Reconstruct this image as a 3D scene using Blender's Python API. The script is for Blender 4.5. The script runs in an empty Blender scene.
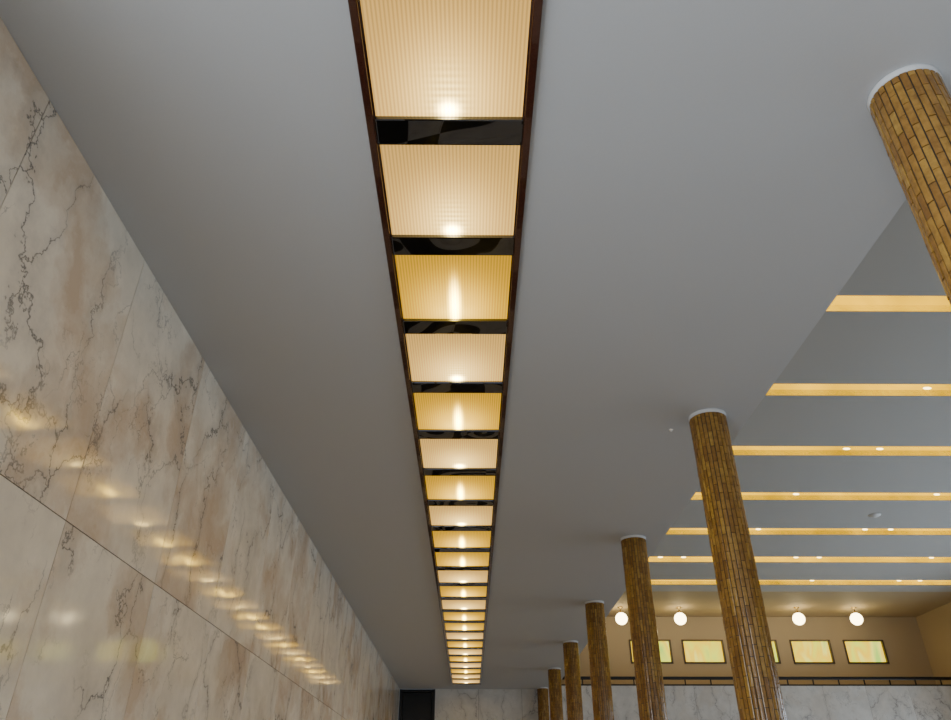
import bpy, bmesh, math, random
from mathutils import Vector, Matrix
random.seed(7)
S=bpy.context.scene
H=3.5; CZ=1.6; ZC=CZ+H          # low ceiling height 5.1
HU=6.3; ZU=CZ+HU                # upper ceiling 7.9
XL=-2.45; XE=2.93; XR=17.3; YB=27.6; YG=29.3; YF=-8.0

# ---------------- material helpers
def mat(name):
    m=bpy.data.materials.new(name); m.use_nodes=True
    nt=m.node_tree; nt.nodes.clear()
    o=nt.nodes.new('ShaderNodeOutputMaterial')
    return m,nt,o
class N:
    def __init__(s,nt): s.nt=nt
    def n(s,t,**k):
        nd=s.nt.nodes.new(t)
        for a,b in k.items(): setattr(nd,a,b)
        return nd
    def l(s,a,b): s.nt.links.new(a,b)
    def val(s,nd,i,v):
        if hasattr(v,'is_output'): s.l(v,nd.inputs[i])
        else: nd.inputs[i].default_value=v
    def math(s,op,a,b=0.0,c=None,clamp=False):
        nd=s.n('ShaderNodeMath',operation=op,use_clamp=clamp)
        s.val(nd,0,a); s.val(nd,1,b)
        if c is not None: s.val(nd,2,c)
        return nd.outputs[0]
    def mix(s,f,a,b,bt='MIX'):
        nd=s.n('ShaderNodeMix',data_type='RGBA',blend_type=bt)
        s.val(nd,0,f); s.val(nd,6,a); s.val(nd,7,b)
        return nd.outputs[2]
    def ramp(s,f,stops):
        nd=s.n('ShaderNodeValToRGB'); s.val(nd,0,f)
        e=nd.color_ramp.elements
        while len(e)<len(stops): e.new(.5)
        for i,(p,c) in enumerate(stops):
            e[i].position=p; e[i].color=c if len(c)==4 else (*c,1)
        return nd.outputs[0]
    def noise(s,v,sc,det=3,rough=.5,dist=0):
        nd=s.n('ShaderNodeTexNoise'); s.l(v,nd.inputs['Vector'])
        nd.inputs['Scale'].default_value=sc; nd.inputs['Detail'].default_value=det
        nd.inputs['Roughness'].default_value=rough; nd.inputs['Distortion'].default_value=dist
        return nd
def simple(name,col,rough=.5,metal=0,bump=0,bscale=20,var=0.0,emit=None,es=0,coat=0,bdist=.02,det=4):
    m,nt,o=mat(name); g=N(nt)
    b=g.n('ShaderNodeBsdfPrincipled'); g.l(b.outputs[0],o.inputs[0])
    tc=g.n('ShaderNodeTexCoord')
    b.inputs['Roughness'].default_value=rough; b.inputs['Metallic'].default_value=metal
    b.inputs['Coat Weight'].default_value=coat
    nz=g.noise(tc.outputs['Object'],bscale,det)
    c=g.mix(nz.outputs[0],tuple(x*(1-var) for x in col)+(1,),tuple(min(1,x*(1+var)) for x in col)+(1,))
    g.l(c,b.inputs['Base Color'])
    if bump:
        bp=g.n('ShaderNodeBump'); bp.inputs['Strength'].default_value=bump; bp.inputs['Distance'].default_value=bdist
        g.l(nz.outputs[0],bp.inputs['Height']); g.l(bp.outputs[0],b.inputs['Normal'])
    return m

def marble(name,base,tan,vein,tanamt,rough,vscale=1.0,veinamt=.8,wavy=0,checker=0):
    m,nt,o=mat(name); g=N(nt)
    b=g.n('ShaderNodeBsdfPrincipled'); g.l(b.outputs[0],o.inputs[0])
    tc=g.n('ShaderNodeTexCoord'); geo=g.n('ShaderNodeNewGeometry')
    # every slab is cut from a different place of the block
    off=g.n('ShaderNodeVectorMath',operation='SCALE'); off.inputs[0].default_value=(3.1,1.7,2.3)
    g.l(geo.outputs['Random Per Island'],off.inputs['Scale'])
    add=g.n('ShaderNodeVectorMath',operation='ADD'); g.l(tc.outputs['Object'],add.inputs[0]); g.l(off.outputs[0],add.inputs[1])
    v=add.outputs[0]
    wn=g.noise(v,1.3*vscale,6,.65)
    w1=g.n('ShaderNodeVectorMath',operation='SUBTRACT'); g.l(wn.outputs['Color'],w1.inputs[0]); w1.inputs[1].default_value=(.5,.5,.5)
    w2=g.n('ShaderNodeVectorMath',operation='SCALE'); g.l(w1.outputs[0],w2.inputs[0]); w2.inputs['Scale'].default_value=.9/vscale
    w3=g.n('ShaderNodeVectorMath',operation='ADD'); g.l(v,w3.inputs[0]); g.l(w2.outputs[0],w3.inputs[1])
    mp=g.n('ShaderNodeMapping'); mp.inputs['Rotation'].default_value=(math.radians(65),0,0); mp.inputs['Scale'].default_value=(1,1,.55)
    g.l(w3.outputs[0],mp.inputs[0])
    def crack(sc,width):
        vo=g.n('ShaderNodeTexVoronoi',feature='DISTANCE_TO_EDGE'); g.l(mp.outputs[0],vo.inputs['Vector'])
        vo.inputs['Scale'].default_value=sc
        return g.math('SUBTRACT',1.0,g.math('DIVIDE',vo.outputs[0],width,clamp=True),clamp=True)
    c1=crack(1.1*vscale,.011*vscale); c2=crack(2.4*vscale,.018*vscale); c3=crack(5.5*vscale,.028*vscale)
    mk=g.noise(v,.9*vscale,3,.6)
    m1=g.ramp(mk.outputs[0],[(.42,(0,0,0)),(.56,(1,1,1))])
    mk2=g.noise(w3.outputs[0],1.5*vscale,3,.6)
    m2=g.ramp(mk2.outputs[0],[(.48,(0,0,0)),(.63,(1,1,1))])
    m3=g.ramp(mk2.outputs[0],[(.58,(0,0,0)),(.70,(1,1,1))])
    ve=g.math('MAXIMUM',g.math('MULTIPLY',c1,m1),g.math('MULTIPLY',g.math('MULTIPLY',c2,m2),.7))
    ve=g.math('MAXIMUM',ve,g.math('MULTIPLY',g.math('MULTIPLY',c3,m3),.45))
    bl=g.noise(w3.outputs[0],.85*vscale,6,.55,.3)
    bm_=g.ramp(bl.outputs[0],[(.47,(0,0,0)),(.63,(1,1,1))])
    gr=g.noise(v,2.2,7,.65)
    col=g.mix(g.ramp(gr.outputs[0],[(.3,(0,0,0)),(.7,(1,1,1))]),(*[x*.82 for x in base],1),(*[min(1,x*1.06) for x in base],1))
    col=g.mix(g.math('MULTIPLY',bm_,tanamt),col,(*tan,1))
    halo=g.math('MULTIPLY',g.math('MULTIPLY',crack(1.1*vscale,.10*vscale),m1),.2)
    col=g.mix(halo,col,(*vein,1))
    col=g.mix(g.math('MULTIPLY',ve,veinamt),col,(*vein,1))
    if checker:
        ck=g.n('ShaderNodeTexChecker'); ck.inputs['Scale'].default_value=checker
        mc=g.n('ShaderNodeMapping'); mc.inputs['Scale'].default_value=(1,1,0); mc.inputs['Location'].default_value=(.01,.01,.01)
        g.l(tc.outputs['Object'],mc.inputs[0]); g.l(mc.outputs[0],ck.inputs[0])
        col=g.mix(g.math('MULTIPLY',ck.outputs[1],.93),col,(.012,.012,.013,1))
    g.l(col,b.inputs['Base Color'])
    b.inputs['Roughness'].default_value=rough
    if wavy:
        wv=g.noise(tc.outputs['Object'],1.1,2)
        bp=g.n('ShaderNodeBump'); bp.inputs['Strength'].default_value=wavy; bp.inputs['Distance'].default_value=.05
        g.l(wv.outputs[0],bp.inputs['Height']); g.l(bp.outputs[0],b.inputs['Normal'])
    return m

M_ceil=simple('ceiling_paint',(.56,.575,.60),.75,bump=.05,bscale=60,var=.02)
M_ceilU=simple('upper_ceiling_paint',(.49,.49,.48),.75,bump=.05,bscale=60,var=.02)
M_soffit=simple('soffit_beige_paint',(.48,.38,.24),.7,var=.03)  # same ceiling, with the warm lamp light put into its colour
M_beige=simple('beige_paint',(.48,.38,.24),.75,bump=.05,bscale=30,var=.04)
M_marble=marble('cream_marble',(.90,.82,.69),(.58,.41,.26),(.11,.10,.095),.72,.075,1.0,.82,.10)
M_marble2=marble('grey_marble',(.72,.70,.66),(.58,.50,.40),(.12,.11,.11),.35,.25,1.3,.75)
M_joint=simple('dark_joint',(.06,.05,.04),.8)
M_floor=marble('floor_stone',(.80,.77,.70),(.6,.5,.4),(.2,.18,.16),.3,.2,.7,.4,0,1/1.2)
M_black=simple('black_chrome',(.10,.11,.14),.02,metal=1,bump=1,bscale=1.6,bdist=.05,det=0)
M_blackp=simple('black_paint',(.006,.006,.007),.35)
M_rail=simple('mahogany_rail',(.05,.012,.007),.15,coat=.6,bump=.05,bscale=12)
M_inner=simple('housing_white',(.7,.6,.45),.6)
M_cap=simple('white_plaster',(.62,.62,.62),.6,bump=.03)
M_grout=simple('column_grout',(.03,.018,.006),.8)
M_white=simple('white_plastic',(.75,.75,.75),.4)
M_brass=simple('brass_stem',(.5,.36,.14),.3,metal=1)
M_frame=simple('bronze_frame',(.12,.09,.06),.4,metal=.4)

# mosaic tile
m,nt,o=mat('golden_ceramic_tile'); g=N(nt)
b=g.n('ShaderNodeBsdfPrincipled'); g.l(b.outputs[0],o.inputs[0])
geo=g.n('ShaderNodeNewGeometry'); tc=g.n('ShaderNodeTexCoord')
base=g.ramp(geo.outputs['Random Per Island'],[(0,(.22,.105,.022)),(.3,(.30,.155,.032)),(.75,(.35,.19,.038)),(1,(.42,.245,.05))])
nz=g.noise(tc.outputs['Object'],16,5,.7)
cc=g.mix(g.ramp(nz.outputs[0],[(.40,(0,0,0)),(.75,(.7,.7,.7))]),base,(.11,.05,.012,1))
g.l(cc,b.inputs['Base Color']); b.inputs['Roughness'].default_value=.13
bp=g.n('ShaderNodeBump'); bp.inputs['Strength'].default_value=.3; bp.inputs['Distance'].default_value=.01
g.l(nz.outputs[0],bp.inputs['Height']); g.l(bp.outputs[0],b.inputs['Normal'])
M_tile=m

# ribbed diffuser glass, lamp glow and hot spots painted into its own emission
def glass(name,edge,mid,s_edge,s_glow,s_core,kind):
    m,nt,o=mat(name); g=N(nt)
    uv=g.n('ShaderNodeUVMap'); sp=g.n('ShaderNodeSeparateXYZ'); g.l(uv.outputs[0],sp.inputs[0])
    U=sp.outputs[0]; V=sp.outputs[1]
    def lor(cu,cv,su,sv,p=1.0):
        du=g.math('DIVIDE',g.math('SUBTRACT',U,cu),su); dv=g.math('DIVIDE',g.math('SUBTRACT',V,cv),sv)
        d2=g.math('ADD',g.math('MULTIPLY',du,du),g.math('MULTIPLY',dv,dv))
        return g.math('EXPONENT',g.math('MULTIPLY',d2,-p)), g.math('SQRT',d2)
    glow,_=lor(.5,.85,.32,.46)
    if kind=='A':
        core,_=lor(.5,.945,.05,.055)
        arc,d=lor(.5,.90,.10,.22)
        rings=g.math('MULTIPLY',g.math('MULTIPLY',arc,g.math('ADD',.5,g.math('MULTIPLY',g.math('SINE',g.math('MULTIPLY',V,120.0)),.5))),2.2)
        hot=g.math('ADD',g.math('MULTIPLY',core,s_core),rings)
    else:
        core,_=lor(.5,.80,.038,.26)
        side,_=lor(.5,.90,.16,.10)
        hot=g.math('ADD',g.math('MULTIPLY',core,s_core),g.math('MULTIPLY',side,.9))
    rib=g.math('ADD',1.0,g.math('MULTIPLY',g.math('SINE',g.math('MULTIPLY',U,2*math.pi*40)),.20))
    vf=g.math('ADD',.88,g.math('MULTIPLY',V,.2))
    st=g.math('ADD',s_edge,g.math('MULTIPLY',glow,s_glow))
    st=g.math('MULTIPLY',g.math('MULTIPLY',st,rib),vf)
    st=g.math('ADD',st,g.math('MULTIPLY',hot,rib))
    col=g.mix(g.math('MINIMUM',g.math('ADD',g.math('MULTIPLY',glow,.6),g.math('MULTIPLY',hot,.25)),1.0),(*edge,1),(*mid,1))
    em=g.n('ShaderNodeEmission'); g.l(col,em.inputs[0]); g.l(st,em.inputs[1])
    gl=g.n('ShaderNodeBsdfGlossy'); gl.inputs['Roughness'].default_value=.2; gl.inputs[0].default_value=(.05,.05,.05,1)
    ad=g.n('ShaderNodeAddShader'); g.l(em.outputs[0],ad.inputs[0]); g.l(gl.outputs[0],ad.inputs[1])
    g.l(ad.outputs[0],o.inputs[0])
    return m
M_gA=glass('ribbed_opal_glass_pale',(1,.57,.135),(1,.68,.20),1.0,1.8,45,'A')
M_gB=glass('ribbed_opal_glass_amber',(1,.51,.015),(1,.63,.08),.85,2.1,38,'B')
def emis(name,col,s,noisy=0,sc=3):
    m,nt,o=mat(name); g=N(nt)
    em=g.n('ShaderNodeEmission'); g.l(em.outputs[0],o.inputs[0])
    em.inputs[0].default_value=(*col,1); em.inputs[1].default_value=s
    if noisy:
        tc=g.n('ShaderNodeTexCoord'); nz=g.noise(tc.outputs['Object'],sc,3)
        g.l(g.math('MULTIPLY',s,g.math('ADD',1-noisy,g.math('MULTIPLY',nz.outputs[0],2*noisy))),em.inputs[1])
    return m
M_slot=emis('amber_cove_glass',(1,.53,.0),2.1,.7,1.2)  # cove face glows by itself, standing in for lamplight on yellow paint
M_sbulb=emis('cove_bulb',(1,.75,.3),9)
M_globe=emis('globe_glass',(1,.80,.42),13)
m,nt,o=mat('stained_window_glass'); g=N(nt)
em=g.n('ShaderNodeEmission'); g.l(em.outputs[0],o.inputs[0]); tc=g.n('ShaderNodeTexCoord')
mpn=g.n('ShaderNodeMapping'); mpn.inputs['Scale'].default_value=(1,1,.45); g.l(tc.outputs['Object'],mpn.inputs[0])
nz=g.noise(mpn.outputs[0],1.6,2,.5,.6)
g.l(g.ramp(nz.outputs[0],[(.30,(.40,.62,.10)),(.42,(.80,.82,.06)),(.52,(1,.62,.02)),(.6,(.95,.86,.12)),(.72,(.45,.68,.10))]),em.inputs[0]); em.inputs[1].default_value=1.8
M_win=m

# ---------------- mesh helpers
def box(bm,x0,x1,y0,y1,z0,z1,mi=0):
    vs=[bm.verts.new(p) for p in ((x0,y0,z0),(x1,y0,z0),(x1,y1,z0),(x0,y1,z0),(x0,y0,z1),(x1,y0,z1),(x1,y1,z1),(x0,y1,z1))]
    fs=[]
    for i in ((0,3,2,1),(4,5,6,7),(0,1,5,4),(1,2,6,5),(2,3,7,6),(3,0,4,7)):
        f=bm.faces.new([vs[k] for k in i]); f.material_index=mi; fs.append(f)
    return fs
def bbox(bm,x0,x1,y0,y1,z0,z1,mi=0,bev=.01):
    t=bmesh.new(); box(t,x0,x1,y0,y1,z0,z1,mi)
    bmesh.ops.bevel(t,geom=t.edges[:],offset=bev,segments=2,profile=.6,affect='EDGES')
    for f in t.faces: f.material_index=mi
    me=bpy.data.meshes.new('tmp'); t.to_mesh(me); t.free(); bm.from_mesh(me); bpy.data.meshes.remove(me)
def lathe(bm,prof,cx,cy,seg,mi=0,smooth=True):
    rings=[]
    for r,z in prof:
        if r<1e-5: rings.append([bm.verts.new((cx,cy,z))])
        else: rings.append([bm.verts.new((cx+r*math.cos(2*math.pi*k/seg),cy+r*math.sin(2*math.pi*k/seg),z)) for k in range(seg)])
    for a,b_ in zip(rings,rings[1:]):
        for k in range(seg):
            k2=(k+1)%seg
            if len(a)==1 and len(b_)==1: continue
            if len(a)==1: vs=[a[0],b_[k2],b_[k]]
            elif len(b_)==1: vs=[a[k],a[k2],b_[0]]
            else: vs=[a[k],a[k2],b_[k2],b_[k]]
            f=bm.faces.new(vs); f.material_index=mi; f.smooth=smooth
def obj(name,bm,mats,parent=None,recalc=True):
    if recalc: bmesh.ops.recalc_face_normals(bm,faces=bm.faces[:])
    me=bpy.data.meshes.new(name); bm.to_mesh(me); bm.free()
    for m in mats: me.materials.append(m)
    ob=bpy.data.objects.new(name,me); S.collection.objects.link(ob)
    if parent: ob.parent=parent
    return ob
def empty(name):
    e=bpy.data.objects.new(name,None); S.collection.objects.link(e); return e

# ---------------- floor
bm=bmesh.new()
y=YF
while y<YG-.01:
    x=XL
    while x<XR-.01:
        box(bm,x+.003,min(x+1.2,XR)-.003,y+.003,min(y+1.2,YG)-.003,-.05,0,0); x+=1.2
    y+=1.2
box(bm,XL-.3,XR+.3,YF-.3,YG+.3,-.3,-.01,1)
obj('floor',bm,[M_floor,M_joint])

# ---------------- low ceiling, with the slot for the light fixture
SX=-.036*H-.012; HW=.1275*H; RW=.0135*H
sx0=SX-HW-RW*.6; sx1=SX+HW+RW*.6
P=.3012*H; BW=.058*H
YB0=.842*H
y_start=YB0-5*P; nb=28
y_end=y_start+(nb-1)*P+BW
while y_end>7.66*H: nb-=1; y_end=y_start+(nb-1)*P+BW
bm=bmesh.new()
box(bm,XL-.2,sx0,YF,YB,ZC,ZC+.12)
box(bm,sx1,XE,YF,YB,ZC,ZC+.12)
box(bm,sx0,sx1,YF,y_start,ZC,ZC+.12)
box(bm,sx0,sx1,y_end,YB,ZC,ZC+.12)
obj('ceiling',bm,[M_ceil])

# ---------------- light strip fixture
strip=empty('recessed_ceiling_light_strip')
bm=bmesh.new()
for sgn in (-1,1):
    a=SX+sgn*HW; b2=SX+sgn*(HW+RW)
    bbox(bm,min(a,b2),max(a,b2),y_start,y_end,ZC-.03,ZC+.05,0,.006)
    c=SX+sgn*(HW-.012)
    box(bm,min(a,c),max(a,c),y_start,y_end,ZC-.01,ZC+.05,0)
obj('side_rails',bm,[M_rail],strip)
bm=bmesh.new()
for i in range(nb):
    y0=y_start+i*P
    bbox(bm,SX-HW+.002,SX+HW-.002,y0,y0+BW,ZC-.02,ZC+.05,0,.012)
obj('cross_bars',bm,[M_black],strip)
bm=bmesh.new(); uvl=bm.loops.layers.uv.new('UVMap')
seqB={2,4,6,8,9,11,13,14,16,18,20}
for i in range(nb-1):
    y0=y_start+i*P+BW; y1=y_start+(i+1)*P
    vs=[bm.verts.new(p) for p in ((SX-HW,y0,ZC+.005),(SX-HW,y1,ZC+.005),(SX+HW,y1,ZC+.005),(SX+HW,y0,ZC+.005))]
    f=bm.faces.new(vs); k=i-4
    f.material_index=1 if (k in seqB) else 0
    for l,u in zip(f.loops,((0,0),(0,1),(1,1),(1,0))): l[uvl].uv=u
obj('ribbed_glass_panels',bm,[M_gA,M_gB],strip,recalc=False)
bm=bmesh.new()
box(bm,sx0-.01,sx0,y_start,y_end,ZC+.06,ZC+.3); box(bm,sx1,sx1+.01,y_start,y_end,ZC+.06,ZC+.3)
box(bm,sx0,sx1,y_start,y_end,ZC+.3,ZC+.31)
obj('housing',bm,[M_inner],strip)

# ---------------- left wall: marble slabs
def slab_wall(name,axis,const,thick,a0,a1,joint0,step,zs,mat_):
    bm=bmesh.new(); g_=.003
    js=[]; j=joint0
    while j>a0: j-=step
    while j<a1: js.append(j); j+=step
    js.append(j)
    for za,zb in zip(zs,zs[1:]):
        for p,q in zip(js,js[1:]):
            p=max(p,a0); q=min(q,a1)
            if q-p<.02: continue
            if axis=='x': bbox(bm,const-thick,const,p+g_,q-g_,za+g_,zb-g_,0,.002)
            else: bbox(bm,p+g_,q-g_,const,const+thick,za+g_,zb-g_,0,.002)
    z0,z1=zs[0],zs[-1]
    if axis=='x': box(bm,const-thick-.15,const-.006,a0,a1,z0,z1,1)
    else: box(bm,a0,a1,const+.006,const+thick+.12,z0,z1,1)
    return obj(name,bm,[mat_,M_joint])
slab_wall('wall_left','x',XL,.03,.8,YB,1.226*H,.415*H,[0,1.06,3.08,ZC],M_marble)
# portion behind the camera: unseen window with sill and head, added to let in side light
bm=bmesh.new()
box(bm,XL-.2,XL,YF,.8,0,.5); box(bm,XL-.2,XL,YF,.8,4.6,ZC)
box(bm,XL-.2,XL,YF,YF+.4,.5,4.6)
for yy in (-5.4,-3.2,-1.0): box(bm,XL-.14,XL-.06,yy-.04,yy+.04,.5,4.6)
box(bm,XL-.14,XL-.06,YF,.8,2.5,2.58)
obj('window_1',bm,[M_beige])

# ---------------- end wall
slab_wall('wall_end','y',YB,.03,-1.22,XR,-1.22,1.5,[0,1.06,3.08,5.22],M_marble2)
# black door to the left of the end wall
d=empty('door_1')
bm=bmesh.new()
box(bm,XL,-1.22,YB+.16,YB+.2,0,ZC,0)
bbox(bm,XL,XL+.1,YB,YB+.16,0,ZC,0,.01); bbox(bm,-1.32,-1.22,YB,YB+.16,0,ZC,0,.01)
bbox(bm,XL+.1,-1.32,YB+.02,YB+.16,2.5,2.62,0,.01); bbox(bm,XL+.1,-1.32,YB+.02,YB+.16,ZC-.1,ZC,0,.01)
obj('frame',bm,[M_blackp],d)
bm=bmesh.new()
mid=(XL-1.22)/2
for a,b2 in ((XL+.11,mid-.004),(mid+.004,-1.33)):
    bbox(bm,a,b2,YB+.08,YB+.13,.01,2.49,0,.004)
    bbox(bm,a+.08,b2-.08,YB+.07,YB+.09,.2,1.1,0,.008); bbox(bm,a+.08,b2-.08,YB+.07,YB+.09,1.25,2.35,0,.008)
bbox(bm,XL+.12,-1.34,YB+.09,YB+.13,2.63,ZC-.11,0,.004)
for sx in (-.05,.05): bbox(bm,mid+sx-.012,mid+sx+.012,YB+.03,YB+.055,1.0,1.3,1,.006)
obj('leaves',bm,[M_blackp,M_brass],d)

# ---------------- columns
def column_mesh():
    bm=bmesh.new(); R=.188; nt_=28; th=.165; ztop=ZC-.035
    lathe(bm,[(R-.006,0),(R-.006,ztop+.02)],0,0,60,1)
    for k in range(nt_):
        a0=2*math.pi*k/nt_; a1=2*math.pi*(k+1)/nt_
        z=-th*(k%2)/2-random.uniform(0,.02)
        while z<ztop:
            za=max(z,0)+.0025; zb=min(z+th,ztop)-.0025; z+=th
            if zb-za<.02: continue
            j0=random.uniform(-.002,.0025); j1=random.uniform(-.002,.0025)
            ga=.0036/R; aa=[a0+ga,(a0*3+a1)/4,(a0+a1)/2,(a0+a1*3)/4,a1-ga]
            fr=[]; bk=[]
            for zz,jj in ((za,j0),(zb,j1)):
                row=[]; rb=[]
                for idx,a in enumerate(aa):
                    r=R+jj-(.0018 if idx in (0,4) else 0)
                    row.append(bm.verts.new((r*math.cos(a),r*math.sin(a),zz)))
                    rb.append(bm.verts.new(((R-.008)*math.cos(a),(R-.008)*math.sin(a),zz)))
                fr.append(row); bk.append(rb)
            for s in range(4):
                bm.faces.new([fr[0][s],fr[0][s+1],fr[1][s+1],fr[1][s]])
                bm.faces.new([bk[0][s],bk[0][s+1],fr[0][s+1],fr[0][s]])
                bm.faces.new([fr[1][s],fr[1][s+1],bk[1][s+1],bk[1][s]])
            bm.faces.new([bk[0][0],fr[0][0],fr[1][0],bk[1][0]])
            bm.faces.new([fr[0][4],bk[0][4],bk[1][4],fr[1][4]])
    lathe(bm,[(R-.01,ztop),(R+.001,ztop),(R+.003,ztop+.008),(R+.004,ZC-.012),(R+.006,ZC),(0,ZC)],0,0,60,2)
    me=bpy.data.meshes.new('mosaic_column'); bm.to_mesh(me); bm.free()
    for mm in (M_tile,M_grout,M_cap): me.materials.append(mm)
    return me
cm=column_mesh()
for i in range(-2,7):
    ob=bpy.data.objects.new('mosaic_column',cm); S.collection.objects.link(ob)
    ob.location=(.708*H,(.788+1.166*i)*H,0); ob.rotation_euler=(0,0,i*.9)

# ---------------- upper hall ceiling with coves
bm=bmesh.new()
ys=[(.964+.411*i)*HU for i in range(-3,8)]
ws=[(.052+.005*max(0,i-2))*HU for i in range(len(ys))]
prev=YF; yb_last=0
for yc,w in zip(ys,ws):
    box(bm,XE,XR,prev,yc-w/2,ZU,ZU+.12,0); prev=yc+w/2
box(bm,XE,XR,prev,prev+.9,ZU,ZU+.12,0)
box(bm,XE,XR,prev+.9,YG+.2,ZU,ZU+.12,1)
obj('ceiling_upper',bm,[M_ceilU,M_soffit])
cove=empty('ceiling_cove_lights')
bm=bmesh.new(); bb=bmesh.new()
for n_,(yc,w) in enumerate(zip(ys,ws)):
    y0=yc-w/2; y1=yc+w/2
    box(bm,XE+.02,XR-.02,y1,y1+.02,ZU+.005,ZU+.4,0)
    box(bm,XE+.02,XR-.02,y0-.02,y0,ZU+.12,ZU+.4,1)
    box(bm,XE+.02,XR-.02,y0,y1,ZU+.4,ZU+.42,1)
    x=XE+1.0+random.uniform(0,1.2)
    while x<XR-.5:
        r=.024
        prof=[(0,-r),(r*.7,-r*.7),(r,0),(r*.7,r*.7),(0,r)]
        t=bmesh.new(); lathe(t,prof,0,0,12,0)
        bmesh.ops.transform(t,matrix=Matrix.Translation((x,y1-.05,ZU+.13))@Matrix.Diagonal((3.4,1,1,1)),verts=t.verts[:])
        me=bpy.data.meshes.new('t'); t.to_mesh(me); t.free(); bb.from_mesh(me); bpy.data.meshes.remove(me)
        x+=random.choice((.7,2.9,3.4))
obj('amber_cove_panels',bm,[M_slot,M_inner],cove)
obj('cove_bulbs',bb,[M_sbulb],cove)
# bulkhead between low and high ceilings
bm=bmesh.new(); box(bm,XE-.15,XE,YF,YG,ZC+.12,ZU); obj('wall_bulkhead',bm,[M_beige])

# ---------------- gallery
bm=bmesh.new(); box(bm,XE,XR,YB+.15,YG,ZC-.1,ZC); obj('gallery_floor',bm,[M_beige])
wins=[(630,671),(683,724),(738,778),(792,832),(846,886)]
bm=bmesh.new()
zA,zB=CZ+4.62,CZ+5.44
xs=[((a-470)*YG/774,(b_-470)*YG/774) for a,b_ in wins]
box(bm,XE,XR,YG,YG+.2,ZC,zA); box(bm,XE,XR,YG,YG+.2,zB,ZU)
px=XE
for a,b_ in xs: box(bm,px,a,YG,YG+.2,zA,zB); px=b_
box(bm,px,XR,YG,YG+.2,zA,zB)
obj('wall_gallery',bm,[M_beige])
for n_,(a,b_) in enumerate(xs):
    w=empty('window_%d'%(n_+2))
    t=bmesh.new(); box(t,a,b_,YG+.07,YG+.08,zA,zB); obj('glass',t,[M_win],w)
    t=bmesh.new(); fw=.045
    for q in ((a-.02,a+fw,zA-.02,zB+.02),(b_-fw,b_+.02,zA-.02,zB+.02),(a,b_,zA-.02,zA+fw),(a,b_,zB-.03,zB+.02)):
        bbox(t,q[0],q[1],YG-.03,YG+.1,q[2],q[3],0,.005)
    obj('frame',t,[M_frame],w)
# railing
bm=bmesh.new()
bbox(bm,XE,XR,YB+.03,YB+.12,5.22,5.27,0,.01)
bbox(bm,XE,XR,YB+.03,YB+.11,5.42,5.52,0,.015)
x=XE+.1
while x<XR:
    bbox(bm,x-.02,x+.02,YB+.05,YB+.09,5.25,5.44,0,.005); x+=.9
obj('gallery_railing',bm,[M_blackp])
# globes
for xp in (621,680,739,799,857):
    X=(xp-470)*27.7/757.4; Yg=27.7; zc=CZ+5.89; r=.215
    bm=bmesh.new()
    prof=[(r*math.sin(math.pi*k/18),zc-r*math.cos(math.pi*k/18)) for k in range(19)]
    prof[0]=(0,zc-r); prof[-1]=(0,zc+r)
    lathe(bm,prof,X,Yg,32,0)
    lathe(bm,[(.07,zc+r-.03),(.075,zc+r+.02),(.02,zc+r+.05),(.02,ZU-.04),(.09,ZU-.03),(.1,ZU),(0,ZU)],X,Yg,20,1)
    obj('globe_ceiling_lamp',bm,[M_globe,M_brass])

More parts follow.
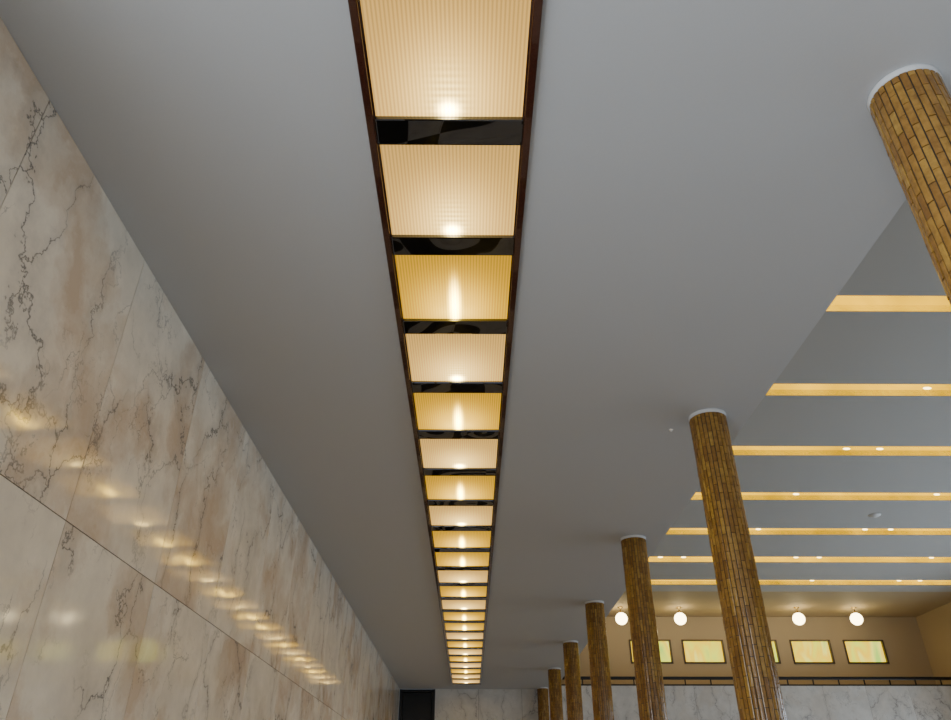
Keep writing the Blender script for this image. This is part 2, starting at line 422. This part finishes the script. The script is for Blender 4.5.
# ---------------- right wall with low windows and a facade behind, unseen, added for fill light
bm=bmesh.new()
box(bm,XR,XR+.2,YF,YG+.2,0,.9); box(bm,XR,XR+.2,YF,YG+.2,4.2,ZU+.12)
wy=[(2+4*i,5+4*i) for i in range(6)]
py=YF
for a,b_ in wy: box(bm,XR,XR+.2,py,a,.9,4.2); py=b_
box(bm,XR,XR+.2,py,YG+.2,.9,4.2)
obj('wall_right',bm,[M_beige])
for n_,(a,b_) in enumerate(wy):
    t=bmesh.new()
    for yy in (a+.03,(a+b_)/2,b_-.03): bbox(t,XR+.05,XR+.12,yy-.03,yy+.03,.9,4.2,0,.005)
    for zz in (.93,3.1,4.17): bbox(t,XR+.05,XR+.12,a,b_,zz-.03,zz+.03,0,.005)
    obj('window_%d'%(n_+7),t,[M_frame])  # frames of unseen windows, added for the right fill lamp
bm=bmesh.new()
x=XL
while x<=XR: box(bm,x-.05,x+.05,YF-.1,YF,0,ZU); x+=1.975
for zz in (.1,2.6,5.1,7.8): box(bm,XL,XR,YF-.1,YF,zz-.06,zz+.06)
obj('window_13',bm,[M_frame])  # unseen glazing grid, added in front of the rear fill lamp

# smoke detector, sprinkler
bm=bmesh.new(); lathe(bm,[(0,ZU-.06),(.06,ZU-.06),(.08,ZU-.035),(.13,ZU-.03),(.15,ZU),(0,ZU)],10.2,17.7,32); obj('smoke_detector',bm,[M_white])
bm=bmesh.new(); lathe(bm,[(0,ZC-.02),(.012,ZC-.02),(.012,ZC-.006),(.022,ZC-.005),(.025,ZC),(0,ZC)],2.17,7.15,20); obj('ceiling_sprinkler',bm,[M_white])

# ---------------- area lamps added out of view as daylight fill
def area(name,loc,rot,sx,sy,p,col):
    L=bpy.data.lights.new(name,'AREA'); L.shape='RECTANGLE'; L.size=sx; L.size_y=sy; L.energy=p; L.color=col
    o=bpy.data.objects.new(name,L); o.location=loc; o.rotation_euler=rot; S.collection.objects.link(o); return o
area('daylight_right',(XR+.3,15,2.5),(0,math.radians(90),0),3.4,25,1650,(.72,.86,1.0))
area('daylight_facade',(7.4,YF-.3,3.9),(math.radians(90),0,0),19.5,7.6,200,(.80,.90,1.0))
area('daylight_left',(XL-.35,-3.7,2.5),(0,math.radians(-90),0),4.2,8,850,(.84,.92,1.0))
w=bpy.data.worlds.new('World'); S.world=w; w.use_nodes=True
w.node_tree.nodes['Background'].inputs[0].default_value=(.66,.78,.93,1)
w.node_tree.nodes['Background'].inputs[1].default_value=.45

# ---------------- camera
cd=bpy.data.cameras.new('Camera'); cd.sensor_width=36; cd.lens=36*730/951; cd.clip_start=.05
co=bpy.data.objects.new('Camera',cd); co.location=(0,0,CZ)
co.rotation_euler=(math.radians(90+31.5),0,math.radians(-.37)); S.collection.objects.link(co); S.camera=co
